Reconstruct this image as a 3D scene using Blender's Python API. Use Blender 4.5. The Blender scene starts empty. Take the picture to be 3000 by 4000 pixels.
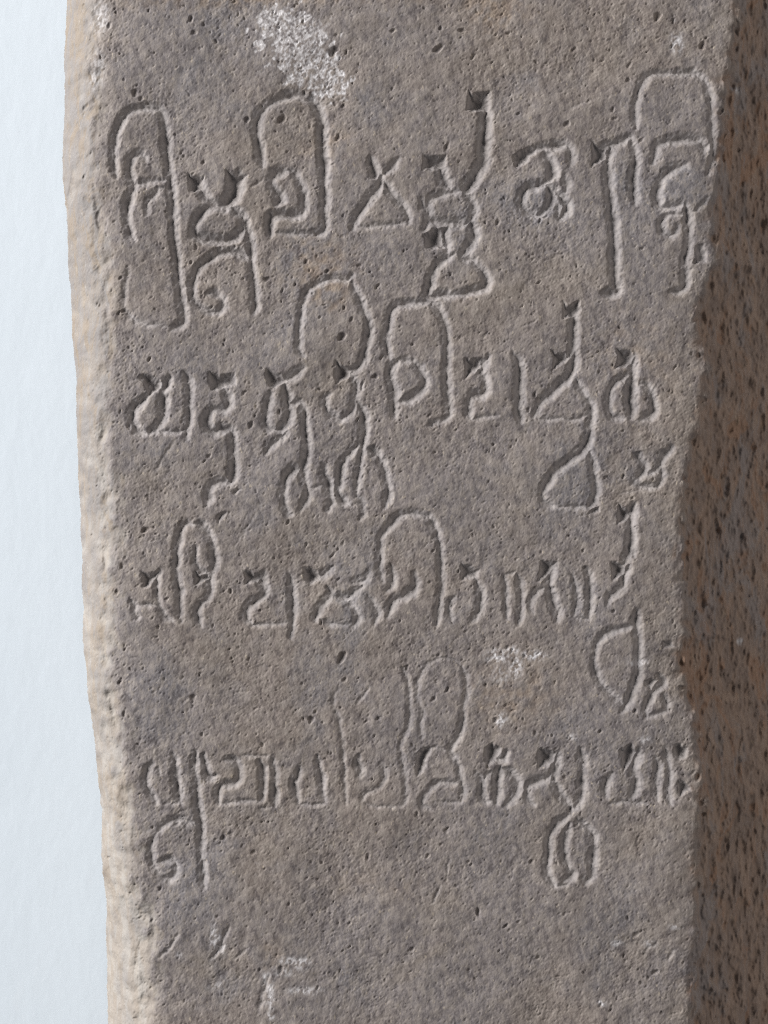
import bpy, math, random
import numpy as np
from mathutils import Vector

# ------------------------------------------------------------------ camera, world, lamps, exposure
scene = bpy.context.scene
PX = 1e-4            # one unit of the layout (u right, v down, w into the wall) is 0.1 mm
CAM_D = 0.62         # camera to the inscribed face, metres

cam_data = bpy.data.cameras.new("camera")
cam = bpy.data.objects.new("camera", cam_data)
scene.collection.objects.link(cam)
scene.camera = cam
cam.location = (0.0, -CAM_D, 0.0)
cam.rotation_euler = (math.radians(90), 0, 0)
cam_data.sensor_fit = 'VERTICAL'
cam_data.sensor_height = 24.0
cam_data.lens = 24.0 * CAM_D / 0.40
cam_data.clip_start = 0.01
cam_data.clip_end = 50.0
cam_data.dof.use_dof = True
cam_data.dof.focus_distance = CAM_D
cam_data.dof.aperture_fstop = 7.0

world = bpy.data.worlds.new("World")
scene.world = world
world.use_nodes = True
bg = world.node_tree.nodes["Background"]
bg.inputs[0].default_value = (0.93, 0.95, 1.0, 1)
bg.inputs[1].default_value = 0.20

def area_lamp(name, loc, target, sx, sy, power, color):
    d = bpy.data.lights.new(name, 'AREA')
    d.shape = 'RECTANGLE'; d.size = sx; d.size_y = sy
    d.energy = power; d.color = color
    o = bpy.data.objects.new(name, d)
    scene.collection.objects.link(o)
    o.location = loc
    v = Vector(target) - Vector(loc)
    o.rotation_euler = v.to_track_quat('-Z', 'Y').to_euler()
    return o

# daylight from a tall window on the left
area_lamp("window_light", (-3.05, -1.04, 1.52), (0, 0, 0), 2.7, 2.8, 500.0, (1.0, 0.98, 0.962))
# added fill lamp standing in for room bounce, brightens the right flank
area_lamp("right_fill", (1.9, -1.1, 0.2), (0, 0, 0), 1.6, 1.6, 17.0, (1.0, 0.90, 0.82))

vs = scene.view_settings
vs.view_transform = 'Standard'; vs.look = 'None'; vs.exposure = 0.0; vs.gamma = 1.0
vs.use_curve_mapping = False
scene.cycles.use_denoising = False
scene.cycles.filter_width = 1.05

rng = np.random.default_rng(7)
random.seed(7)

# ------------------------------------------------------------------ the carved strokes
# each tile: origin (u0, v0) and how many tile units make one layout unit
TS = 2.765
TILE = {'A': (400, 350), 'B': (900, 300), 'C': (1300, 300), 'D': (1800, 300), 'E': (2250, 250), 'F': (400, 800),
        'G': (1500, 700), 'H': (2250, 750), 'I': (450, 1350), 'J': (950, 1350), 'K': (1100, 1000), 'L': (1450, 1150),
        'M': (1950, 1150), 'N': (2000, 1600), 'O': (2200, 1300), 'P': (1050, 1500), 'Q': (450, 1900), 'R': (900, 2000),
        'U': (1400, 1950), 'V': (1900, 2050), 'W': (2200, 1900), 'X': (2200, 2350), 'Y': (1250, 2500), 'Z': (500, 2850),
        'a': (900, 2750), 'b': (1400, 2750), 'c': (1800, 2750), 'd': (2250, 2750), 'e': (1900, 3050), 'f': (950, 750),
        'g': (2350, 650, 3.318), 'h': (600, 3450, 2.212), 'k': (1500, 3250), 'n': (2000, 3400, 1.659)}

def P(spec):
    """'A 10,20 30,40 F 5,6' -> layout points; a letter switches the tile"""
    out = []; t = None
    for tok in spec.split():
        if tok in TILE:
            t = TILE[tok]
        else:
            x, y = tok.split(',')
            s = t[2] if len(t) > 2 else TS
            out.append((t[0] + float(x) / s, t[1] + float(y) / s))
    return out

# glyph = list of (kind, spec, half width, depth factor);  s = V-cut stroke, p = wedge-shaped pit
GLYPHS = [
 # ---- first line
 [('s', 'A 140,930 118,780 122,640 137,500 170,390 235,280 315,215 420,197 540,197 620,220 655,290 670,400 682,520 692,680 715,850 730,980 745,1100 758,1250 764,1400 768,1550 F 772,380 790,480 800,600 812,760 832,900 852,1050 875,1180 880,1250 820,1305 745,1340', 23, 1),
  ('s', 'F 745,1335 620,1300 500,1298 380,1260 295,1200 245,1120 230,1020 243,880 262,780 287,680', 17, .6),
  ('s', 'A 475,770 430,695 370,690 312,735 287,820 292,920 322,1000 335,1060 300,1140 270,1240 262,1340 272,1450 298,1560 330,1610', 24, 1),
  ('s', 'A 350,1040 420,1010 520,990 620,975 710,975', 18, .7),
  ('s', 'A 650,1050 580,1095 515,1175 482,1260 480,1350', 18, .8)],
 [('p', 'A 910,900 1000,935 1100,930 1085,1010 1075,1100 990,1110 940,1085', 0, 1), ('s', 'A 1050,960 1068,1090 1130,1180 1210,1240 1290,1250', 28, 1),
  ('s', 'A 1465,900 1450,1000 1410,1130 1345,1225 1250,1255', 36, 1.0), ('p', 'A 1335,865 1400,900 1560,930 1520,1040 1440,1190 1345,1190', 0, 1),
  ('s', 'A 1250,1250 1130,1280 1040,1370 1000,1480 1000,1560 1080,1600 1200,1618 1350,1618 1450,1570 1510,1490 1500,1400 1440,1310 1340,1255', 24, 1),
  ('s', 'A 1400,1270 F 1500,110 1555,230 1590,360 1600,540 1612,680 1630,800 1643,950 1647,1100 1640,1165', 24, 1),
  ('s', 'F 1580,580 1520,540 1440,505 1330,495 1220,535 1100,615 1020,705 980,820 968,940 985,1020 1030,1090 1110,1130 1200,1155 1275,1130 1305,1060 1275,985 1210,945 1140,955', 23, .95)],
 [('s', 'B 345,960 330,880 310,740 287,640 290,480 335,380 430,290 550,220 680,190 810,215 910,280 965,390 990,500 990,650 995,800 1010,950 1015,1100 1020,1300 1012,1480 f 880,290 885,360 850,430 780,448', 25, 1),
  ('s', 'f 820,445 700,450 500,445 370,435', 17, .68),
  ('s', 'B 640,1000 720,1080 775,1200 797,1300 790,1420 740,1480 620,1490 520,1480 440,1512 422,1580 422,1660 430,1710', 25, 1),
  ('s', 'B 620,1005 520,1030 455,1090 460,1190 505,1260 540,1310 490,1370', 28, 1)],
 [('p', 'C 355,880 440,880 475,960 520,1060 480,1110 400,1110 385,1000', 0, .9), ('s', 'C 415,890 450,1000 520,1090', 26, 1), ('s', 'C 700,900 650,960 560,1040', 26, .8),
  ('s', 'C 530,1080 500,1190 420,1290 330,1400 265,1500 230,1590 212,1645', 25, 1), ('s', 'C 550,1110 600,1210 680,1310 760,1400 805,1480 822,1575', 24, 1),
  ('s', 'C 822,1575 720,1588 600,1600 480,1610 380,1618 260,1612', 17, .6)],
 [('p', 'D 85,150 130,185 310,150 320,370 180,375 60,362', 0, 1.1), ('s', 'D 270,350 265,500 255,650 248,800 248,900 200,990 150,1080 100,1160 50,1225 G 900,110', 30, 1),
  ('p', 'C 980,830 1060,860 1220,840 1230,960 1180,1010 960,1008', 0, .9), ('s', 'C 1150,930 1180,1040 1215,1130 1260,1190', 30, .9),
  ('s', 'G 880,125 935,220 968,320 950,420 900,462 760,475 640,455 520,440 480,370 475,280 510,210 600,170 720,145 820,130', 25, .9),
  ('p', 'G 430,600 570,520 620,560 640,690 690,740 480,755 440,690', 0, 1), ('s', 'G 690,520 650,600 680,700 690,780', 25, 1),
  ('s', 'G 940,470 975,560 958,660 900,750 830,835', 28, 1), ('s', 'G 400,220 450,340 480,440 430,540', 24, .9),
  ('s', 'G 740,820 640,870 560,950 510,1060 490,1160 480,1250 560,1255 680,1245 800,1250 930,1210 1060,1180 1110,1120 1080,1020 1010,930 930,865 830,840', 24, 1)],
 [('p', 'D 560,860 640,790 720,755 860,760 800,830 700,930 600,985', 0, .9), ('s', 'D 900,780 930,850 960,930 990,1030 960,1110', 30, .95), ('s', 'D 800,770 960,755 1050,742 1150,742 1190,810 1195,900 1190,960', 25, .8),
  ('s', 'D 940,1130 820,1180 730,1190 672,1270 655,1370 690,1430 790,1482 880,1472 950,1400 990,1300 960,1210 900,1150', 24, 1), ('s', 'D 960,1180 1050,1260 1120,1330 1150,1400 1120,1480 1060,1530', 24, .9),
  ('s', 'D 1120,1060 1150,1170 1120,1250', 26, .9), ('s', 'D 1020,1330 1060,1420 1045,1510', 22, .8)],
 [('p', 'E 170,820 260,895 330,890 340,1040 260,1050 165,1115 185,950', 0, 1), ('s', 'E 230,900 330,885 430,850 530,812 595,775', 22, .8),
  ('s', 'E 390,880 355,1000 345,1150 358,1300 370,1450 388,1560 H 385,180 400,300 410,440 415,580 415,720 420,860 430,980 448,1055 400,1088 300,1092', 26, 1),
  ('s', 'E 590,775 610,850 640,940 645,1050 632,1150 625,1280 630,1400 640,1500', 24, 1)],
 [('s', 'E 655,690 642,600 638,500 662,350 702,230 770,135 870,98 1000,98 1150,90 1280,95 1370,160 1430,260 1455,380 1465,520 1470,650 1480,760 1482,870 1482,1000 1462,1100 1430,1180', 21, .85),
  ('s', 'E 830,1060 862,960 872,880 960,835 1080,812 1200,802 1310,822 1385,890 1390,990', 25, .9), ('s', 'E 1200,1095 1060,1125 980,1190 920,1270 885,1370 882,1460 920,1540 1030,1540 1150,1510', 25, .9),
  ('s', 'g 1080,490 1112,600 1122,720 1132,850 1132,980 1112,1100 1085,1220 1085,1330 1092,1450 1072,1560 1000,1612 920,1620', 24, 1), ('s', 'g 1380,400 1320,480 1240,560 1170,590', 14, .9),
  ('s', 'g 1040,640 940,620 850,630 790,690 778,770 810,860 900,900 960,850 985,760', 20, .8), ('p', 'g 1220,1020 1330,1000 1390,1120 1370,1250 1220,1240', 0, .55)],
 # ---- second line
 [('p', 'I 250,330 330,310 480,370 500,460 430,495 345,548 325,440', 0, 1.1), ('s', 'I 590,330 545,420 525,520', 27, 1), ('s', 'I 525,500 520,620 515,720 500,800 440,890 360,932', 25, 1),
  ('s', 'I 340,545 260,622 202,680 182,770 197,850 240,920 310,950', 25, .95), ('s', 'I 440,930 560,930 700,925 760,900', 16, .68), ('s', 'I 750,300 788,400 795,550 797,700 790,830 765,930 772,1010', 23, 1),
  ('s', 'I 650,1020 540,1170 430,1340', 8, .5)],
 [('p', 'I 1020,280 1140,320 1290,300 1310,420 1200,460 1040,490 1000,380', 0, 1), ('s', 'I 1180,470 1215,560 1215,650 1170,690 1080,680 1010,730 985,800 1000,880 1060,920 1180,900 1240,920 1270,1010 1275,1130 1280,1260 1270,1400 1250,1480', 25, 1),
  ('s', 'I 1250,1490 1150,1470 1050,1500 1012,1560 1000,1660 Q 1000,120 990,200', 22, .85), ('p', 'I 1250,1580 1330,1530 1360,1550 1290,1610', 0, .7), ('p', 'Q 1090,330 1160,270 1220,280 1110,395', 0, .8)],
 [('p', 'J 245,245 330,290 430,330 490,390 320,472 255,400', 0, 1), ('s', 'J 400,370 500,345 590,295 640,240', 28, .9), ('s', 'J 300,510 270,600 255,700 243,800 270,880 350,905', 25, 1),
  ('s', 'J 450,440 478,560 490,680 480,800 420,890 340,912', 25, 1), ('s', 'J 500,640 545,615 615,620 655,700 672,800 670,900 680,1000 690,1100 P 400,800 370,890 380,1000 400,1080 420,1170 400,1260 335,1365', 24, 1),
  ('s', 'P 355,885 250,930 190,1010 165,1110 160,1210 175,1310 210,1400 250,1412', 23, .95), ('s', 'P 450,1130 520,1115 580,1085', 14, .7), ('s', 'P 590,870 600,980 640,1070 650,1180 670,1280 630,1362', 23, .9),
  ('s', 'J 480,930 390,1010 300,1080 235,1150', 22, 1)],
 [('s', 'K 240,1090 192,1020 182,900 190,780 205,640 217,540 247,430 302,350 390,292 480,255 600,242 700,262 765,200', 20, .9), ('s', 'K 755,290 830,430 872,550 922,670 945,780 930,900 900,1020 870,1150 800,1212 730,1230', 23, 1),
  ('p', 'K 585,1135 680,1190 740,1220 740,1300 600,1375 575,1280', 0, 1.05), ('s', 'J 1150,280 1190,340 1222,420 1212,530 1200,640 1140,740 1060,790 990,770 920,720 885,640 885,560 930,520', 22, .85),
  ('p', 'J 1240,390 1310,390 1300,480 1255,490', 0, .6), ('s', 'P 960,200 1028,330 1035,440 1030,560 1012,640 1010,720 985,840 970,960 950,1080 960,1200', 23, 1),
  ('s', 'P 1000,620 930,690 850,770 800,850 772,950 762,1060 752,1170 790,1250 870,1300', 22, .95), ('s', 'P 1050,690 1140,740 1210,820 1250,930 1275,1050 1290,1150 1280,1260 1250,1320', 23, .95),
  ('s', 'P 960,1210 1010,1280 1020,1400 980,1470', 18, .6)],
 [('s', 'L 215,710 172,620 162,500 185,350 205,220 270,125 360,98 480,92 600,75 690,112 750,200 800,330 815,460 820,600 815,750 815,900 825,1050 835,1200 838,1310 760,1370 690,1380 630,1420', 23, .95),
  ('s', 'L 300,712 222,780 207,880 235,980 250,1080 242,1200 250,1320', 27, 1), ('s', 'L 300,705 440,722 510,800 562,880 582,940 540,1030 460,1100 380,1150 300,1160', 23, .9)],
 [('p', 'L 1010,690 1060,700 1200,690 1190,790 1010,912 1020,800', 0, .95), ('s', 'L 1265,670 1212,760 1190,840 1230,920 1240,1020 1200,1078 1110,1080 1060,1140 1050,1240 1060,1330', 24, .95),
  ('s', 'L 1060,1350 1180,1330 1300,1312 1370,1312', 16, .68)],
 [('s', 'M 150,640 208,720 222,850 215,1000 215,1150 215,1280 232,1355', 26, 1)],
 [('p', 'M 685,65 740,130 865,60 880,180 820,250 700,250', 0, .95), ('s', 'M 820,220 805,350 805,450 800,560 780,640 740,680', 26, 1), ('p', 'M 555,600 620,640 720,640 760,700 680,750 590,805 590,700', 0, 1),
  ('s', 'M 815,600 805,760 780,840 740,900 660,970 570,1060 470,1150 410,1240 378,1330', 25, 1), ('s', 'M 825,900 880,1010 930,1100 980,1180 1000,1270 990,1360 980,1450 970,1530 940,1620 N 770,430 690,500 590,570 490,640 420,730 360,830 332,920 350,1000 450,1042', 24, 1),
  ('s', 'M 400,1342 540,1345 680,1340 800,1350 950,1312', 15, .68), ('s', 'N 450,1042 560,1050 700,1050 830,1040', 14, .68), ('s', 'N 830,1045 890,980 912,880 902,760 882,640 862,530 828,430', 23, 1),
  ('p', 'N 815,1135 870,1075 940,1045 950,1100 880,1125', 0, .8)],
 [('p', 'O 580,170 740,195 790,260 750,355 570,385 590,290', 0, 1), ('s', 'O 775,230 750,380 752,480 737,600 727,720 740,820 728,905', 27, 1), ('s', 'O 720,440 620,500 540,570 505,660 492,760 502,850 560,912 650,920', 21, .95),
  ('s', 'O 850,540 930,590 965,690 975,790 968,870 900,905 850,935', 25, 1)],
 [('s', 'O 780,1320 850,1380 890,1460 840,1530 790,1600', 23, .9), ('s', 'O 1180,1240 1090,1330 1062,1420 1000,1490 900,1520', 24, .9), ('s', 'N 1360,720 1330,800 1480,835 1590,805 1625,700 1600,600', 20, .8), ('p', 'O 740,1285 850,1280 860,1370 800,1400', 0, .7)],
 # ---- third line
 [('p', 'Q 275,922 400,945 490,895 450,985 350,1092 300,1087', 0, 1), ('s', 'Q 487,910 447,1000 450,1100 460,1200 480,1300 540,1400 620,1450', 19, .9), ('s', 'Q 170,1255 212,1300 218,1380 250,1425', 22, 1), ('s', 'Q 240,1280 340,1280 440,1290', 14, .68)],
 [('s', 'Q 850,415 765,400 712,470 682,560 667,680 665,800 657,900 665,1000 680,1080 700,1150 692,1250 692,1350 712,1450', 22, .95),
  ('s', 'Q 870,400 950,425 1010,520 1050,620 1062,740 1070,850 1040,950 1022,1040 1022,1140 980,1230 910,1280 882,1350 900,1450 925,1500', 23, .95), ('s', 'Q 870,660 862,750 872,850 930,922 1010,945', 19, .85),
  ('p', 'Q 850,900 930,960 1010,945 1040,1000 900,1055 850,1075', 0, .9)],
 [('p', 'R 145,620 250,660 360,670 350,745 165,785', 0, 1), ('s', 'R 380,640 335,740 372,860 330,920 230,990 172,1060 170,1140 220,1205', 24, .95), ('s', 'R 200,1230 400,1212 560,1200 640,1170', 15, .68),
  ('s', 'R 630,650 660,760 665,900 670,1030 670,1150 665,1250 650,1350', 21, .9)],
 [('p', 'R 790,610 850,605 950,640 960,740 850,795 800,740', 0, 1), ('s', 'R 900,700 980,690 1080,620', 26, .8), ('s', 'R 1060,830 1085,885 1040,950 970,1020 930,1100 908,1165', 26, .9), ('s', 'R 1090,880 1180,925 1260,930 1330,870 1430,800', 25, .85),
  ('s', 'R 1200,960 1290,990 1350,1060 1370,1150 1320,1225', 26, .9), ('s', 'R 1480,900 1550,1010 1590,1090 1560,1200', 21, .75), ('s', 'R 1330,740 1430,745 1500,660', 25, .85), ('s', 'R 960,1150 1060,1200 1200,1220 1320,1215', 15, .68)],
 [('s', 'U 265,880 227,760 235,640 235,520 242,420 290,340 370,250 440,182 560,152 680,162 760,200 820,300 860,400 885,520 890,640 890,760 905,880 892,990 877,1080 865,1180 850,1280 840,1350', 21, .85),
  ('s', 'U 360,750 372,840 350,930 300,990', 25, .9), ('s', 'U 600,800 620,900 590,980 500,1042 400,1090 340,1170 320,1265', 25, .9)],
 [('p', 'U 1105,680 1200,720 1310,770 1300,850 1110,875', 0, .95), ('s', 'U 1270,870 1310,960 1328,1060 1310,1170 1270,1270 1220,1312', 22, .9), ('s', 'U 1040,1060 982,1130 980,1220 1010,1290', 20, .8),
  ('s', 'V 190,550 213,680 213,800 213,920 220,1005', 18, .9), ('s', 'V 340,550 368,650 375,760 370,880 360,1000 340,1062', 21, .95), ('s', 'V 190,545 320,505', 12, .68)],
 [('p', 'V 585,385 700,410 770,400 740,480 660,560 555,615 580,480', 0, 1), ('s', 'V 740,430 693,540 682,630 700,730 730,850 768,950 760,1045', 25, 1), ('s', 'V 640,690 550,722 492,790 477,880 510,962', 20, .7),
  ('s', 'V 930,540 960,640 983,760 978,860 940,970', 19, .9), ('s', 'V 1080,470 1118,580 1123,720 1118,850 1112,985', 22, .95), ('s', 'V 930,985 1000,1015 1100,1020', 12, .68)],
 [('p', 'W 600,195 700,245 780,240 750,350 600,405 590,310', 0, 1), ('s', 'W 765,200 737,330 735,450 740,550 730,650 710,740 650,835', 25, 1), ('p', 'W 515,815 580,815 670,870 690,950 530,1015 530,900', 0, 1), ('s', 'W 720,860 662,960 650,1060 590,1130 500,1190 480,1265', 22, .9),
  ('s', 'X 800,100 790,220 802,330 820,470 812,600 815,730 790,850 750,960 700,1080 648,1175', 23, .95), ('s', 'X 740,265 640,290 520,322 420,380 362,470 338,600 342,720 382,840 450,940 550,1030 650,1115', 20, .85)],
 [('p', 'X 880,860 960,825 1020,850 940,965 900,930', 0, .7), ('s', 'X 1040,790 1085,880 1000,960 940,1040 902,1140 890,1250', 21, .85), ('s', 'X 1090,1000 1122,1090 1122,1175', 19, .85), ('s', 'X 900,1242 1000,1222 1100,1190 1155,1165', 16, .60), ('p', 'X 1080,425 1170,425 1220,490 1090,505', 0, .75)],
 # ---- fourth line
 [('s', 'Y 200,520 152,600 150,700 180,800 205,900 225,970 240,1080 245,1200 258,1320 263,1450 268,1580 a 1240,1000 1250,1080', 14, .62)],
 [('s', 'Y 890,310 940,420 960,540 960,680 965,800 950,940 900,1050 870,1150 880,1270 910,1400 920,1520 930,1640 b 510,960 500,1050 440,1120', 16, .6), ('s', 'b 60,1070 200,1110 330,1100 450,1115', 11, .60),
  ('s', 'b 240,640 280,740 260,850 190,920 80,960 30,1045', 17, .7), ('s', 'a 1385,560 1370,640 1410,720 1385,785', 22, .9)],
 [('s', 'Y 1100,1060 1080,920 1110,800 1070,680 1052,560 1062,440 1120,310 1210,230', 15, .55), ('s', 'Y 1210,230 1340,190 1460,230 1540,300', 10, .60), ('s', 'Y 1540,300 1590,450 1590,580 1552,700 1550,820 1530,950 1470,1090 1412,1190 1460,1290 1500,1400 1518,1520 b 1110,830 1130,930 1118,1045', 19, .68),
  ('p', 'b 640,520 700,470 800,470 760,560 730,680 640,775 610,690', 0, .95), ('s', 'b 1080,860 950,850 850,862 770,920 700,1000 690,1080 760,1130', 18, .68), ('s', 'b 870,1045 950,1060 1060,1062 1120,1060', 12, .60), ('s', 'b 760,490 850,470 920,500', 13, .68)],
 [('s', 'Z 250,365 200,450 187,550 212,650 270,740 305,795', 21, .95), ('s', 'Z 315,420 340,490', 14, .8), ('s', 'Z 490,275 508,400 515,520 530,640 545,740 572,795', 23, 1),
  ('s', 'Z 720,255 720,400 735,540 740,660 745,780 760,880 780,1000 785,1120 785,1250 790,1380 800,1500 810,1620 820,1690', 22, 1), ('s', 'Z 720,1030 600,982 500,982 400,1022 320,1100 262,1200 240,1320 260,1440 310,1540 370,1610 450,1622 510,1560 522,1480 482,1420 420,1410 345,1440', 21, .85),
  ('s', 'Z 570,800 480,790 390,812', 14, .68)],
 [('s', 'Z 815,280 830,380 850,470 900,522 950,495', 22, 1), ('s', 'Z 1060,320 1150,332 1190,400 1200,500 1170,572 1080,590 990,620 970,700 980,795', 23, .95), ('s', 'Z 1000,802 1150,782 1300,772 1420,775', 14, .68),
  ('s', 'Z 1420,340 1455,450 1460,600 1450,720 1420,785', 21, 1), ('s', 'Z 1555,320 1585,450 1585,600 1585,740 1578,815', 21, 1), ('s', 'Z 1200,292 1350,282 1560,300', 13, .60), ('s', 'Z 1430,855 1530,840', 12, .6)],
 [('s', 'a 740,690 722,780 692,850 702,950 732,1055', 22, .9), ('s', 'a 938,575 960,700 985,830 990,950 1025,1045', 21, .95), ('s', 'a 750,1092 900,1092 1000,1080', 12, .60)],
 [('p', 'c 255,470 340,425 430,470 430,570 300,660 260,620', 0, .95), ('s', 'c 390,570 450,600 505,510', 22, .8), ('s', 'c 430,680 400,780 390,880 400,980 380,1065', 23, .9), ('s', 'c 160,745 225,820 222,930 242,1030 305,1065', 21, .95), ('s', 'c 330,740 265,800 228,880', 18, .7),
  ('s', 'c 460,700 560,760 608,850 602,940 550,1030 488,1095', 24, .9)],
 [('p', 'c 835,475 940,495 1050,530 1030,630 940,670 830,700', 0, 1), ('s', 'c 1060,520 1032,640 1005,760 1012,850 1060,950 1130,1040 1190,1115', 24, .95), ('s', 'c 990,720 950,800 850,830 750,870 720,960 740,1050 785,1085', 22, .85),
  ('s', 'c 1290,490 1318,600 1318,720 1310,850 1310,960 1282,1060 1222,1130 1200,1195', 23, .9), ('p', 'c 1145,1110 1200,1090 1240,1140 1210,1190 1150,1185', 0, .9),
  ('s', 'e 890,375 800,440 710,530 672,640 672,750 662,870 652,970 690,1070 740,1142', 22, .95), ('s', 'e 890,470 855,600 842,720 852,840 890,950 925,1025 840,1072', 22, .95), ('s', 'e 980,430 1080,500 1150,590 1170,700 1152,820 1152,920 1140,1030 1080,1092 1040,1050', 23, .9),
  ('s', 'e 740,1142 860,1122 920,1050', 12, .68)],
 [('p', 'd 475,500 600,425 660,510 640,620 510,715 490,600', 0, 1), ('s', 'd 685,500 645,620 622,720 650,820 642,920 600,1025', 25, .95), ('s', 'd 390,760 332,850 312,930 335,1010', 22, .9), ('s', 'd 360,1082 500,1062 620,1070 760,1082', 14, .68),
  ('s', 'd 865,590 890,700 872,830 870,950 890,1035', 21, .9), ('s', 'd 965,475 990,600 1020,740 1010,850 1000,960 1022,1085', 21, .9)],
 [('p', 'd 1060,460 1120,430 1190,455 1215,510 1190,580 1120,610 1085,600 1065,530', 0, 1), ('p', 'd 1100,860 1170,830 1225,870 1235,930 1180,980 1120,1010 1100,930', 0, .85)],
]

# scratches and chips that belong to no letter: (spec, half width, depth)
SCARS = [('h 655,375 600,480 560,580 490,650', 13, .8), ('h 210,440 130,560 45,645', 11, .8), ('h 1000,800 950,920 920,1060 900,1130', 12, .6), ('h 820,560 740,620 680,670', 8, .6),
         ('k 710,290 690,370 680,480', 8, .8), ('k 605,590 570,670 530,760', 10, .8), ('D 1430,250 1300,290 1180,340', 9, .5), ('M 410,270 330,320 250,350', 7, .7), ('L 1270,400 1200,480', 8, .7),
         ('N 1150,910 1280,890 1400,860', 8, .6), ('n 1050,520 1010,580', 12, .7), ('n 940,470 870,520', 10, .6), ('Q 1510,310 1400,480 1290,640', 8, .5), ('Y 540,500 470,600 400,690', 11, .6),
         ('W 1390,830 1330,920 1300,1010', 10, .8), ('B 360,1100 230,1190', 10, .6), ('D 1210,970 1130,1000', 12, .6)]
# single pores large enough to tell apart: (u, v, radius, elongation)
PORES = [(745, 75, 19, 1.3), (795, 95, 13, 1.2), (757, 128, 13, 1.2), (1092, 106, 12, 1.2), (1185, 86, 12, 1.2), (1303, 200, 24, 1.4), (1352, 205, 13, 1.3), (1535, 120, 15, 1.3), (1720, 110, 13, 1.4), (1805, 118, 17, 1.3),
         (1712, 190, 22, 1.7), (1850, 222, 13, 1.6), (525, 362, 19, 1.4), (552, 385, 12, 1.2), (2570, 65, 22, 1.2), (2745, 178, 20, 1.4), (2625, 180, 11, 1.2), (2455, 313, 13, 1.3), (1100, 465, 22, 1.6), (1320, 535, 16, 1.6),
         (795, 635, 13, 1.3), (1745, 575, 15, 2.2), (2215, 485, 13, 2.0), (1230, 1115 + 0, 9, 1.3), (1250, 1240, 10, 1.4), (1335, 1315, 25, 1.2), (1375, 1248, 13, 1.5), (1463, 1470, 17, 1.3), (1492, 1395, 14, 1.4), (980, 1660, 15, 1.6),
         (955, 1535, 11, 1.6), (815, 1780, 12, 1.6), (1475, 1120, 14, 1.6), (2090, 1540, 12, 1.5), (2340, 1450, 9, 1.3), (2640, 1435, 12, 1.6), (1215, 2812, 20, 1.2), (1232, 2780, 10, 1.6), (1335, 2568, 26, 1.5), (1345, 2655, 12, 1.3),
         (1402, 2650, 9, 1.2), (1475, 2807, 14, 1.4), (1430, 2817, 11, 1.8), (1590, 2610, 13, 1.8), (1690, 2730, 14, 1.6), (1712, 2560, 10, 1.5), (2092, 2865, 11, 1.3), (1748, 3242, 14, 1.5), (1630, 3182, 13, 1.6), (990, 3330, 12, 1.5),
         (1024, 2910, 12, 1.4), (850, 3580, 9, 1.3), (565, 2070, 20, 1.3), (475, 2212, 14, 1.4), (515, 2222, 9, 1.2), (560, 2165, 9, 1.4), (700, 2305, 17, 1.2), (652, 2338, 12, 1.4), (755, 2725, 16, 1.3), (465, 2670, 14, 1.5),
         (485, 2790, 12, 1.7), (620, 2450, 10, 1.5), (780, 2635, 10, 1.4), (470, 1085, 12, 1.2), (434, 1132, 9, 1.2), (350, 590, 10, 1.4), (325, 400, 14, 2.0), (425, 95, 15, 1.6), (1608, 3708, 14, 1.3), (1672, 3345, 12, 1.4),
         (2025, 3600, 10, 1.3), (2560, 3800, 16, 1.5), (1830, 3365, 9, 1.3), (2345, 3925, 10, 1.5), (2620, 2775, 10, 1.4), (2930, 3460, 15, 1.6), (2890, 2455, 17, 1.2), (2722, 2400, 16, 1.4), (2950, 2230, 15, 1.4), (2950, 490, 12, 1.2),
         (2910, 560, 14, 1.2), (2880, 630, 11, 1.2), (2850, 2740, 14, 1.6), (2890, 2700, 12, 1.4), (2965, 2880, 12, 1.4), (2770, 1785, 9, 1.3), (1980, 2530, 14, 1.4), (2050, 2560, 12, 1.3), (1935, 2815, 14, 1.4), (1095, 3790, 14, 2.0),
         (1015, 3790, 10, 1.4), (1265, 3640, 9, 1.3), (1302, 3640, 8, 1.3), (1325, 3612, 9, 1.3), (1240, 3860, 10, 1.3), (2205, 3040, 9, 1.3), (2720, 1020, 16, 1.3)]

# outline of the worn left edge, of the left silhouette and of the right edge: (v, u)
SIL = [(-4000, 270), (-300, 272), (0, 268), (100, 267), (170, 264), (250, 268), (370, 262), (450, 256), (550, 253), (600, 250), (650, 255), (700, 258), (800, 267), (1000, 271), (1100, 278), (1200, 285), (1300, 290), (1350, 295),
       (1400, 302), (1430, 308), (1500, 314), (1600, 317), (1850, 317), (1900, 322), (2000, 327), (2100, 328), (2120, 331), (2200, 335), (2300, 340), (2400, 343), (2480, 334), (2530, 338), (2550, 345), (2600, 352), (2700, 363),
       (2800, 376), (2900, 388), (3000, 398), (3100, 406), (3200, 417), (3300, 413), (3430, 412), (3550, 421), (3650, 423), (3750, 418), (3850, 416), (4000, 420), (4300, 428), (9000, 440)]
LEDGE = [(-4000, 390), (-300, 385), (0, 385), (100, 395), (250, 352), (300, 385), (400, 385), (500, 370), (600, 372), (650, 366), (800, 385), (880, 402), (1000, 432), (1100, 430), (1200, 425), (1300, 430), (1400, 425), (1500, 420),
         (1600, 414), (1680, 410), (1780, 420), (1860, 450), (1950, 463), (2000, 458), (2080, 470), (2160, 460), (2200, 436), (2350, 445), (2450, 445), (2550, 440), (2650, 434), (2690, 430), (2750, 455), (2800, 475), (2850, 485),
         (2950, 490), (3040, 485), (3100, 500), (3160, 515), (3250, 520), (3350, 535), (3420, 530), (3470, 520), (3500, 555), (3540, 560), (3570, 580), (3630, 600), (3750, 590), (3870, 610), (3950, 605), (4000, 592), (4300, 600), (9000, 620)]
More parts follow.
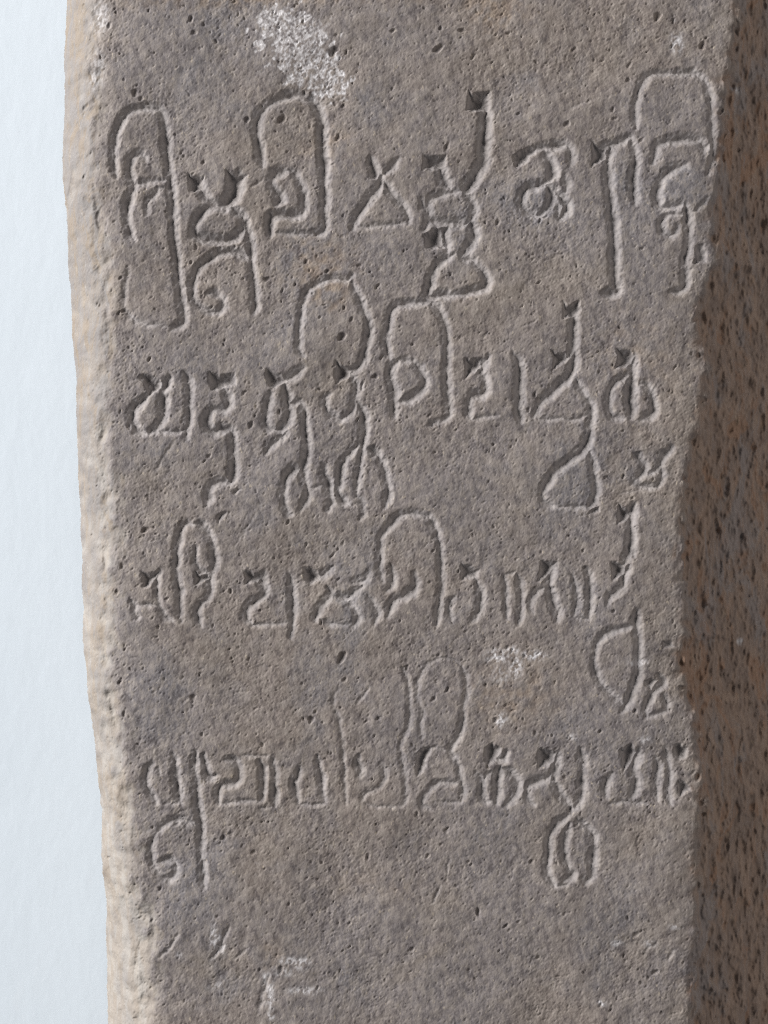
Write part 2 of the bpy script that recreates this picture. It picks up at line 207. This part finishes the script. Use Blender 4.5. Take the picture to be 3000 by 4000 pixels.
REDGE = [(-4000, 2890), (-300, 2890), (0, 2880), (100, 2878), (150, 2868), (220, 2850), (300, 2830), (400, 2826), (500, 2824), (560, 2815), (650, 2802), (720, 2800), (780, 2790), (860, 2772), (950, 2800), (1010, 2804), (1060, 2790),
         (1100, 2760), (1170, 2745), (1250, 2722), (1340, 2735), (1430, 2746), (1500, 2745), (1600, 2740), (1660, 2730), (1720, 2706), (1790, 2690), (1870, 2680), (1960, 2672), (2100, 2660), (2200, 2650), (2280, 2668), (2380, 2670),
         (2450, 2680), (2520, 2670), (2620, 2655), (2680, 2670), (2750, 2690), (2830, 2697), (2870, 2715), (2960, 2720), (3050, 2738), (3150, 2735), (3250, 2720), (3350, 2716), (3470, 2725), (3580, 2715), (3700, 2715), (3800, 2705),
         (3900, 2700), (4000, 2690), (4300, 2680), (9000, 2640)]

# ------------------------------------------------------------------ height field of the stone
STEP = 3.5
us = np.concatenate([np.arange(60, 3260, STEP), np.arange(3260, 3900, 10.0)])
vs_ = np.concatenate([np.arange(-2600, -240, 40.0), np.arange(-240, 4240, STEP), np.arange(4240, 7200, 40.0)])
NU, NV = len(us), len(vs_)
U, V = np.meshgrid(us, vs_)
v_first = int(np.searchsorted(vs_, -240))

def noise(wl, aniso=1.0, ang=0.0, seed=0, band=0.6):
    """band-limited noise over the grid, unit variance; wl = wavelength in layout units"""
    r = np.random.default_rng(seed)
    w = r.standard_normal((NV, NU))
    fy = np.fft.fftfreq(NV)[:, None]; fx = np.fft.rfftfreq(NU)[None, :]
    c, s = math.cos(ang), math.sin(ang)
    a = (fx * c + fy * s) * aniso; b = (-fx * s + fy * c)
    f = np.sqrt(a * a + b * b) + 1e-9
    f0 = STEP / wl
    flt = np.exp(-(np.log(f / f0) ** 2) / (2 * band * band)) / f
    n = np.fft.irfft2(np.fft.rfft2(w) * flt, s=(NV, NU))
    n -= n.mean()
    return n / n.std()

def lerp_curve(pts):
    p = np.array(pts, float)
    return np.interp(vs_, p[:, 0], p[:, 1])

def smooth1d(a, n):
    k = np.ones(n) / n
    return np.convolve(np.pad(a, n, mode='edge'), k, mode='same')[n:-n]

DIA = math.radians(-58)
n300 = noise(500, seed=1)
n90 = noise(95, seed=2)
n36 = noise(38, aniso=1.3, ang=DIA, seed=3)
n18 = noise(19, aniso=1.6, ang=DIA, seed=4)
n10 = noise(11, aniso=1.4, ang=DIA, seed=5, band=.45)
npit = noise(15, aniso=1.7, ang=DIA, seed=25, band=.4)
nvert = noise(60, aniso=2.6, ang=math.pi / 2, seed=6)
nvert2 = noise(24, aniso=2.2, ang=math.pi / 2, seed=16)
nchip = noise(120, aniso=1.5, ang=math.pi / 2, seed=31)
nchip2 = noise(70, seed=32)
warp_u = noise(45, seed=7) * 1.6 + noise(18, seed=8) * .8
warp_v = noise(45, seed=9) * 1.6 + noise(18, seed=10) * .8

jit = smooth1d(smooth1d(rng.standard_normal(NV), 21), 15) * 22
sil = lerp_curve(SIL) + smooth1d(rng.standard_normal(NV), 5) * 3 + smooth1d(rng.standard_normal(NV), 31) * 14; led = smooth1d(smooth1d(lerp_curve(LEDGE), 9), 9); red = lerp_curve(REDGE) + smooth1d(smooth1d(rng.standard_normal(NV), 11), 9) * 14
# the silhouette lies a little behind the face, so it stands further out than it looks
sil_w = sil - 62
led_s = smooth1d(smooth1d(lerp_curve(LEDGE), 75), 41)
SL = (led_s[:, None] - U) + (led - led_s)[:, None] * np.exp(-((U - led[:, None]) / 60) ** 2) + (n90 * 1.3 + nchip * 3) * np.exp(-((U - led[:, None]) / 70) ** 2)     # distance past the left edge
SR = (U - red[:, None]) + n90 * 3 + 9 * np.clip(nchip2 - .9, 0, 2) * np.exp(-((U - red[:, None]) / 38) ** 2)                                # distance past the right edge

def softplus(x, k):
    return k * np.logaddexp(0, x / k)

wid = np.maximum(led_s - smooth1d(sil_w, 41), 60)[:, None]
sl = softplus(SL, 13)
over = np.maximum(U * 0, sil_w[:, None] - U)
# two facets on the left: a gentle shoulder, a steeper outer strip, then straight back
D_left = 0.75 * sl + 0.75 * softplus(SL - wid * .38, 12) + 0.5 * softplus(SL - wid * .72, 10) + over * 9.0
sr = softplus(SR, 6)
D_right = 0.80 * sr + 24 * (1 - np.exp(-sr / 30)) + 1.2 * softplus(SR - 480, 40) + 5.0 * softplus(U - 3640, 20)
in_left = 1 / (1 + np.exp(-(SL + 4) / 9)); in_right = 1 / (1 + np.exp(-(SR) / 8))
front = (1 - in_left) * (1 - in_right)

depth = n300 * 3 + n90 * .7
depth += front * (n36 * .20 + n18 * .20 + n10 * .20) * (1 + .35 * np.clip(n300, -1, 1.5))
depth += (front + .25 * in_right + .9 * in_left) * 1.7 * np.clip(npit - 1.15, 0, 2.5)
depth += in_left * (n90 * 1.6 + n36 * .5 + n18 * .34 + n10 * .30 + nvert * 1.6 + 6 * np.clip(nchip - 1.1, 0, 1.2))
depth += in_right * (nvert * 5.0 + nvert2 * 2.2 + n36 * 1.1 + n18 * .5 + n10 * .25)
# the face sinks gently towards both long edges
depth += 10 * np.exp(-np.maximum(-SL, 0) / 90) + 8 * np.exp(-np.maximum(-SR, 0) / 80)

groove = np.zeros_like(depth); label = np.full(depth.shape, -1, int)
Uw = U + warp_u; Vw = V + warp_v

def window(u0, u1, v0, v1):
    i0 = max(0, np.searchsorted(us, u0)); i1 = min(NU, np.searchsorted(us, u1))
    j0 = max(0, np.searchsorted(vs_, v0)); j1 = min(NV, np.searchsorted(vs_, v1))
    return slice(j0, j1), slice(i0, i1)

def catmull(pts, step=3.0):
    p = np.array(pts, float)
    if len(p) == 2:
        n = max(2, int(np.hypot(*(p[1] - p[0])) / step)); t = np.linspace(0, 1, n)[:, None]
        return p[0] * (1 - t) + p[1] * t
    q = np.vstack([2 * p[0] - p[1], p, 2 * p[-1] - p[-2]])
    out = []
    for i in range(1, len(q) - 2):
        a, b, c, d = q[i - 1], q[i], q[i + 1], q[i + 2]
        n = max(2, int(np.hypot(*(c - b)) / step)); t = np.linspace(0, 1, n, endpoint=False)[:, None]
        out.append(.5 * (2 * b + (c - a) * t + (2 * a - 5 * b + 4 * c - d) * t ** 2 + (3 * b - a - 3 * c + d) * t ** 3))
    out.append(p[-1:])
    return np.vstack(out)

def cut(sl_, g, gid):
    cur = groove[sl_]
    m = g > cur
    if gid is not None:
        lab = label[sl_]; lab[m & (g > 2.2)] = gid
    cur[m] = g[m]

PROF = 1.4
WALL = 0.72     # steepness of the chisel walls
def carve_stroke(pts, w, k, gid, soft=.03):
    line = catmull(pts)
    n = len(line)
    wob = 1 + .10 * np.interp(np.arange(n), np.arange(0, n + 14, 14), rng.standard_normal(len(np.arange(0, n + 14, 14))))
    ends = np.minimum(1, .62 + .38 * np.minimum(np.arange(n), np.arange(n)[::-1]) / 9.0)
    for (u, v), a, e in zip(line, wob, ends):
        r = 1.2 * w * e * (0.4 + .6 * a)
        s_ = window(u - r - 8, u + r + 8, v - r - 8, v + r + 8)
        t = np.hypot(Uw[s_] - u, Vw[s_] - v) / r
        f = np.clip(1 + .5 * soft - np.sqrt(t * t + soft * soft), 0, 1) ** PROF
        cut(s_, f * r * WALL * k * (-.4 + 1.4 * a), gid)

def carve_pit(pts, k, gid):
    p = np.array(pts, float)
    s_ = window(p[:, 0].min() - 12, p[:, 0].max() + 12, p[:, 1].min() - 12, p[:, 1].max() + 12)
    x, y = Uw[s_], Vw[s_]
    dist = np.full(x.shape, 1e9); inside = np.zeros(x.shape, bool)
    for a, b in zip(p, np.roll(p, -1, 0)):
        d = b - a; L2 = d @ d
        t = np.clip(((x - a[0]) * d[0] + (y - a[1]) * d[1]) / L2, 0, 1)
        dist = np.minimum(dist, np.hypot(x - a[0] - t * d[0], y - a[1] - t * d[1]))
        cond = ((a[1] > y) != (b[1] > y)) & (x < (b[0] - a[0]) * (y - a[1]) / (b[1] - a[1] + 1e-9) + a[0])
        inside ^= cond
    g = np.where(inside, 52 * k * (1 - np.exp(-(dist + 1) / 21.0)), np.maximum(0, 5 * k - dist * 1.2))
    cut(s_, g, gid)

for gid, parts in enumerate(GLYPHS):
    for kind, spec, w, k in parts:
        if kind == 's':
            carve_stroke(P(spec), w, k, gid)
        else:
            carve_pit(P(spec), k, gid)
for spec, w, k in SCARS:
    carve_stroke(P(spec), w, k, None)

pore = np.zeros_like(depth)
def drill(u, v, r, el, ang, k):
    s_ = window(u - r * el - 4, u + r * el + 4, v - r * el - 4, v + r * el + 4)
    x = Uw[s_] - u; y = Vw[s_] - v
    c, s = math.cos(ang), math.sin(ang)
    a = (x * c + y * s) / (r * el); b = (-x * s + y * c) / r
    t = np.sqrt(a * a + b * b)
    g = np.where(t < 1, r * k * (1 - t ** 2.2), 0)
    np.maximum(pore[s_], g, out=pore[s_])

for u, v, r, el in PORES:
    drill(u, v, r * .62, el * 1.15, math.radians(rng.normal(-58, 18)), 1.0)
# many small pores, thicker in the rough zones of the stone
cnt = 0
for _ in range(15000):
    u = rng.uniform(300, 3250); v = rng.uniform(-240, 4240)
    j = min(NV - 1, np.searchsorted(vs_, v)); i = min(NU - 1, np.searchsorted(us, u))
    dens = .38 + .26 * n300[j, i] + .22 * n90[j, i]
    if v > 3300: dens -= .12
    if in_right[j, i] > .5: dens *= .3
    if in_left[j, i] > .3: dens = .3
    if rng.random() > dens: continue
    r = 2.3 + rng.exponential(1.0)
    r = min(r, 9)
    ang = math.radians(rng.normal(-60, 22)) if in_right[j, i] < .5 else math.radians(rng.normal(-80, 30))
    drill(u, v, r, rng.uniform(1.1, 2.1), ang, rng.uniform(.75, 1.35))
    cnt += 1

groove *= (1 + .05 * n36) * (1 - .25 * in_right) * (1 - .4 * in_left)
cutm = np.clip(groove / 6, 0, 1)
depth_total = depth + cutm * (n18 * .28 + n10 * .2 + n36 * .45) + groove + np.where(groove > 8, pore * .45, pore) + D_left + D_right
DMAX = 1400.0
keep_v = depth_total < DMAX
depth_total = np.minimum(depth_total, DMAX)

# ------------------------------------------------------------------ surface colour fields (mineral colour, stains)
def blob(u, v, ru, rv, rot=0.0):
    c, s = math.cos(rot), math.sin(rot)
    x = U - u; y = V - v
    a = (x * c + y * s) / ru; b = (-x * s + y * c) / rv
    return np.exp(-(a * a + b * b) ** 1.3)

chalk = blob(1175, 190, 190, 118, math.radians(46)) + .85 * blob(1095, 95, 85, 55) + .45 * blob(1300, 345, 75, 60)
edge = np.clip((np.clip(chalk, 0, 1.1) + .14 * n36 + .10 * n90 - .34) / .22, 0, 1) * np.clip(chalk * 6, .22, 1)
chalk = edge * edge * (3 - 2 * edge) * np.clip(.46 + .22 * n36 + .32 * n18 + .18 * n10, 0, 1)
for (u, v, a, b, k) in [(2645, 165, 26, 40, .9), (1945, 2565, 42, 26, 1), (2015, 2605, 26, 40, 1), (2085, 2560, 46, 20, 1), (2000, 2540, 30, 16, .8), (1955, 2640, 40, 40, .45), (1958, 2812, 24, 26, .9), (2495, 2590, 34, 20, .9), (1180, 3765, 30, 24, 1), (1125, 3752, 34, 13, 1), (1110, 3800, 34, 16, .7), (835, 3660, 14, 60, .8), (1040, 3830, 16, 30, .9), (2350, 3920, 20, 12, .7), (2410, 3685, 26, 12, .7), (2635, 3620, 24, 12, .6), (2540, 3690, 24, 14, .6),
                     (1055, 3885, 16, 70, .7), (1190, 3870, 60, 13, .8), (1060, 3965, 16, 18, .9), (860, 3690, 20, 40, .7), (840, 3850, 34, 20, .5), (2945, 2525, 18, 14, .9), (2890, 335, 18, 14, .8), (2785, 2370, 8, 12, .7),
                     (390, 60, 40, 70, .5), (380, 250, 30, 60, .5), (360, 300, 22, 40, .5), (2240, 2880, 24, 12, .68), (1240, 2570, 14, 14, .3), (2520, 2890, 26, 14, .6),  (700, 3735, 12, 20, .5)]:
    chalk = np.maximum(chalk, k * blob(u, v, a, b) * np.clip(.65 + .7 * n18 + .5 * n36, 0, 1))
ochre = .9 * blob(1250, 1040, 150, 130) + .8 * blob(1290, 1160, 70, 60) + .6 * blob(1280, 560, 110, 90) + .7 * blob(1990, 2700, 190, 150) + .5 * blob(1950, 40, 160, 70) + 1.0 * blob(800, -30, 420, 60) + .7 * blob(1400, -30, 600, 48) + .8 * blob(1930, 60, 90, 90) \
    + .5 * blob(1060, 3730, 60, 60) + .4 * blob(2500, 1400, 200, 200) + .3 * blob(1500, 3450, 220, 60)
ochre = np.clip(ochre * (.42 + .25 * n90 + .2 * n36), 0, .8)
left_c = 1 / (1 + np.exp(-(SL + 6 + n90 * 12 + n36 * 7 + n18 * 4) / 11))
right_c = 1 / (1 + np.exp(-(SR - 4 + n90 * 8 + n36 * 5) / 11))
fresh = np.clip((V - 1300) / 2700 + .16 * n90 + .22 * nchip, 0, 1) * left_c      # bare pale stone where the old skin has broken away

# ------------------------------------------------------------------ materials
def new_mat(name):
    m = bpy.data.materials.new(name); m.use_nodes = True
    nt = m.node_tree; nt.nodes.clear()
    out = nt.nodes.new('ShaderNodeOutputMaterial'); b = nt.nodes.new('ShaderNodeBsdfPrincipled')
    nt.links.new(b.outputs[0], out.inputs[0])
    return m, nt, b

class NB:
    def __init__(s, nt): s.nt = nt
    def n(s, t, **kw):
        o = s.nt.nodes.new(t)
        for k, v in kw.items(): setattr(o, k, v)
        return o
    def link(s, a, b): s.nt.links.new(a, b)
    def coord(s, scale=(1, 1, 1), rot=(0, 0, 0)):
        tc = s.n('ShaderNodeTexCoord'); mp = s.n('ShaderNodeMapping')
        s.link(tc.outputs['Object'], mp.inputs['Vector'])
        mp.inputs['Scale'].default_value = scale; mp.inputs['Rotation'].default_value = rot
        return mp.outputs[0]
    def noise(s, vec, scale, detail=4, rough=.6, dist=0):
        t = s.n('ShaderNodeTexNoise'); s.link(vec, t.inputs['Vector'])
        t.inputs['Scale'].default_value = scale; t.inputs['Detail'].default_value = detail
        t.inputs['Roughness'].default_value = rough; t.inputs['Distortion'].default_value = dist
        return t.outputs['Fac']
    def ramp(s, fac, a, b, lo=0.0, hi=1.0):
        m = s.n('ShaderNodeMapRange', interpolation_type='SMOOTHSTEP')
        s.link(fac, m.inputs['Value'])
        for k, v in zip(('From Min', 'From Max', 'To Min', 'To Max'), (a, b, lo, hi)): m.inputs[k].default_value = v
        return m.outputs[0]
    def mix(s, fac, a, b, blend='MIX'):
        m = s.n('ShaderNodeMix', data_type='RGBA', blend_type=blend)
        for sock, val in ((m.inputs[0], fac), (m.inputs[6], a), (m.inputs[7], b)):
            if hasattr(val, 'links'): s.link(val, sock)
            elif isinstance(val, tuple): sock.default_value = (*val, 1)
            else: sock.default_value = val
        return m.outputs[2]
    def math(s, op, a, b):
        m = s.n('ShaderNodeMath', operation=op)
        for sock, val in ((m.inputs[0], a), (m.inputs[1], b)):
            if hasattr(val, 'links'): s.link(val, sock)
            else: sock.default_value = val
        return m.outputs[0]
    def attr(s, name):
        a = s.n('ShaderNodeAttribute', attribute_name=name)
        return a.outputs['Fac']

stone, nt, bsdf = new_mat("weathered_andesite")
nb = NB(nt)
co = nb.coord()
cd = nb.coord(scale=(1.0, 1.0, .55), rot=(0, math.radians(28), 0))
cv = nb.coord(scale=(1.0, 1.0, .42))
big = nb.noise(co, 14, 3, .55)
mid = nb.noise(co, 55, 4, .6, .4)
grain = nb.noise(cd, 420, 4, .7)
grain2 = nb.noise(cd, 900, 3, .6)
spk = nb.noise(cd, 700, 2, .5)
# the inscribed face
face = nb.mix(nb.ramp(big, .38, .62), (.137, .122, .121), (.148, .124, .110))
face = nb.mix(nb.ramp(nb.noise(co, 30, 4, .6, .5), .50, .70, 0, .8), face, (.166, .141, .121))
face = nb.mix(nb.ramp(nb.noise(co, 22, 4, .6, .3), .52, .70, 0, .8), face, (.120, .116, .126))
face = nb.mix(nb.ramp(mid, .42, .66, 0, .55), face, (.129, .119, .123))
face = nb.mix(nb.ramp(grain, .40, .68, 0, .72), face, (.222, .196, .176))
face = nb.mix(nb.ramp(grain, .50, .28, 0, .75), face, (.062, .053, .054))
face = nb.mix(nb.ramp(spk, .66, .76, 0, .45), face, (.36, .31, .24))
face = nb.mix(nb.attr('ochre'), face, nb.mix(nb.ramp(grain, .35, .65), (.125, .096, .078), (.225, .178, .138)))
# the pale broken left flank
lm = nb.noise(cv, 190, 4, .6, .6)
lf = nb.mix(nb.ramp(lm, .42, .58), (.142, .126, .113), (.136, .126, .121))
lf = nb.mix(nb.ramp(nb.noise(cv, 120, 5, .65, .8), .49, .60, 0, .9), lf, (.150, .122, .094))
lf = nb.mix(nb.ramp(nb.noise(cv, 260, 4, .6, .5), .54, .66, 0, .75), lf, (.125, .113, .108))
lf = nb.mix(nb.ramp(grain, .50, .30, 0, .65), lf, (.135, .112, .096))
lf = nb.mix(nb.ramp(grain, .60, .75, 0, .5), lf, (.29, .27, .245))
# the brown right flank
rm = nb.noise(cv, 150, 5, .65, .7)
rf = nb.mix(nb.ramp(rm, .36, .64), (.160, .122, .102), (.222, .162, .126))
rf = nb.mix(nb.ramp(nb.noise(cv, 85, 5, .65, .9), .52, .64, 0, .75), rf, (.215, .130, .085))
rf = nb.mix(nb.ramp(nb.noise(cv, 60, 5, .65, .6), .50, .62, 0, .75), rf, (.180, .160, .155))
rf = nb.mix(nb.ramp(nb.noise(cv, 330, 4, .65), .45, .30, 0, .12), rf, (.085, .062, .054))
rf = nb.mix(nb.ramp(grain, .58, .72, 0, .45), rf, (.28, .215, .15))
lf = nb.mix(nb.math('MULTIPLY', nb.attr('fresh'), .7), lf, nb.mix(nb.ramp(lm, .40, .60), (.205, .180, .155), (.238, .220, .198)))
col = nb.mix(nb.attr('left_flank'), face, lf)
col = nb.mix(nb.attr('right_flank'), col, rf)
col = nb.mix(nb.math('MULTIPLY', nb.attr('cut'), .55), col, nb.mix(nb.ramp(mid, .35, .65), (.268, .252, .250), (.30, .28, .276)))  # pale dust in the cuts, plus lit-wall brightness put into the colour
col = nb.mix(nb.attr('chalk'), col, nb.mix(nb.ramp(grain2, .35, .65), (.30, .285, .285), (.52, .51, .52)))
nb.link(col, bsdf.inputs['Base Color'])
bsdf.inputs['Roughness'].default_value = .78
bsdf.inputs['Specular IOR Level'].default_value = .32
bp = nb.n('ShaderNodeBump'); bp.inputs['Strength'].default_value = .5; bp.inputs['Distance'].default_value = .00035
nb.link(nb.math('ADD', grain, nb.math('MULTIPLY', grain2, .6)), bp.inputs['Height'])
nb.link(bp.outputs[0], bsdf.inputs['Normal'])

paint, nt, bsdf = new_mat("white_wall_paint")
nb = NB(nt)
co = nb.coord()
pn = nb.noise(co, 9, 4, .6)
c = nb.mix(nb.ramp(pn, .35, .65), (.49, .545, .595), (.50, .555, .605))
c = nb.mix(nb.ramp(nb.noise(nb.coord(scale=(1, 1, .35)), 150, 3, .6), .62, .78, 0, .10), c, (.62, .64, .66))
nb.link(c, bsdf.inputs['Base Color'])
bsdf.inputs['Roughness'].default_value = .62
bsdf.inputs['Specular IOR Level'].default_value = .3
bp = nb.n('ShaderNodeBump'); bp.inputs['Strength'].default_value = .12; bp.inputs['Distance'].default_value = .0012
nb.link(nb.noise(nb.coord(scale=(1, 1, .5)), 130, 4, .55), bp.inputs['Height'])
nb.link(bp.outputs[0], bsdf.inputs['Normal'])

# ------------------------------------------------------------------ the wall behind
WALL_Y = 0.150
def wall_mesh():
    n = 24
    xs = np.linspace(-1.2, 1.2, n); zs = np.linspace(-0.75, 0.75, n)
    vv = [(x, WALL_Y, z) for z in zs for x in xs] + [(x, WALL_Y + .12, z) for x in (-1.2, 1.2) for z in (-.75, .75)]
    ff = [(j * n + i, j * n + i + 1, (j + 1) * n + i + 1, (j + 1) * n + i) for j in range(n - 1) for i in range(n - 1)]
    a, b, c_, d = n * n, n * n + 1, n * n + 2, n * n + 3
    ff.append((a, b, d, c_))
    me = bpy.data.meshes.new("wall"); me.from_pydata(vv, [], ff); me.update()
    me.materials.append(paint)
    return me
wall = bpy.data.objects.new("wall", wall_mesh())
scene.collection.objects.link(wall)
wall["kind"] = "structure"

# ------------------------------------------------------------------ the stone, split into its parts
X = (U - 1500) * PX; Z = (2000 - V) * PX; Y = depth_total * PX
POS = np.stack([X, Y, Z], -1)
du = np.gradient(POS, axis=1); dv = np.gradient(POS, axis=0)
NRM = np.cross(du, -dv)
NRM /= np.linalg.norm(NRM, axis=-1, keepdims=True) + 1e-20
if NRM[NV // 2, NU // 2, 1] > 0: NRM = -NRM

idx = np.arange(NV * NU).reshape(NV, NU)
a, b, c_, d = idx[:-1, :-1], idx[:-1, 1:], idx[1:, 1:], idx[1:, :-1]
quads = np.stack([a, d, c_, b], -1).reshape(-1, 4)          # faces look towards the camera
ok = (keep_v[:-1, :-1] | keep_v[:-1, 1:] | keep_v[1:, 1:] | keep_v[1:, :-1]).reshape(-1)
flab = label[:-1, :-1].reshape(-1).copy()
side = np.where(SL[:-1, :-1] > 0, -2, np.where(SR[:-1, :-1] > 0, -3, -1)).reshape(-1)
flab = np.where(flab >= 0, flab, side)

pos_f = POS.reshape(-1, 3); nrm_f = NRM.reshape(-1, 3)
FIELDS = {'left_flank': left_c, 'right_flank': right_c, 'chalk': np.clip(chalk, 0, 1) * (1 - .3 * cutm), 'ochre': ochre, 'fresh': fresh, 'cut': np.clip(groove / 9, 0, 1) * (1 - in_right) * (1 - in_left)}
FIELDS = {k: v.reshape(-1).astype(np.float32) for k, v in FIELDS.items()}

def build_part(name, q, parent):
    vid, inv = np.unique(q.reshape(-1), return_inverse=True)
    me = bpy.data.meshes.new(name)
    nv, nf = len(vid), len(q)
    me.vertices.add(nv); me.vertices.foreach_set('co', pos_f[vid].astype(np.float32).ravel())
    me.loops.add(nf * 4); me.loops.foreach_set('vertex_index', inv.astype(np.int32).ravel())
    me.polygons.add(nf); me.polygons.foreach_set('loop_start', np.arange(0, nf * 4, 4, dtype=np.int32))
    me.polygons.foreach_set('use_smooth', np.ones(nf, bool))
    me.update(calc_edges=True)
    me.validate()
    for k, v in FIELDS.items():
        at = me.attributes.new(k, 'FLOAT', 'POINT'); at.data.foreach_set('value', v[vid])
    me.normals_split_custom_set_from_vertices(nrm_f[vid])
    me.materials.append(stone)
    o = bpy.data.objects.new(name, me)
    scene.collection.objects.link(o)
    o.parent = parent
    return o

root = bpy.data.objects.new("inscribed_stone", None)
scene.collection.objects.link(root)
root.location = (0, 0, 0)
root["label"] = "grey-brown stone pillar carved with four lines of ancient script before a white wall"
root["category"] = "stone inscription"

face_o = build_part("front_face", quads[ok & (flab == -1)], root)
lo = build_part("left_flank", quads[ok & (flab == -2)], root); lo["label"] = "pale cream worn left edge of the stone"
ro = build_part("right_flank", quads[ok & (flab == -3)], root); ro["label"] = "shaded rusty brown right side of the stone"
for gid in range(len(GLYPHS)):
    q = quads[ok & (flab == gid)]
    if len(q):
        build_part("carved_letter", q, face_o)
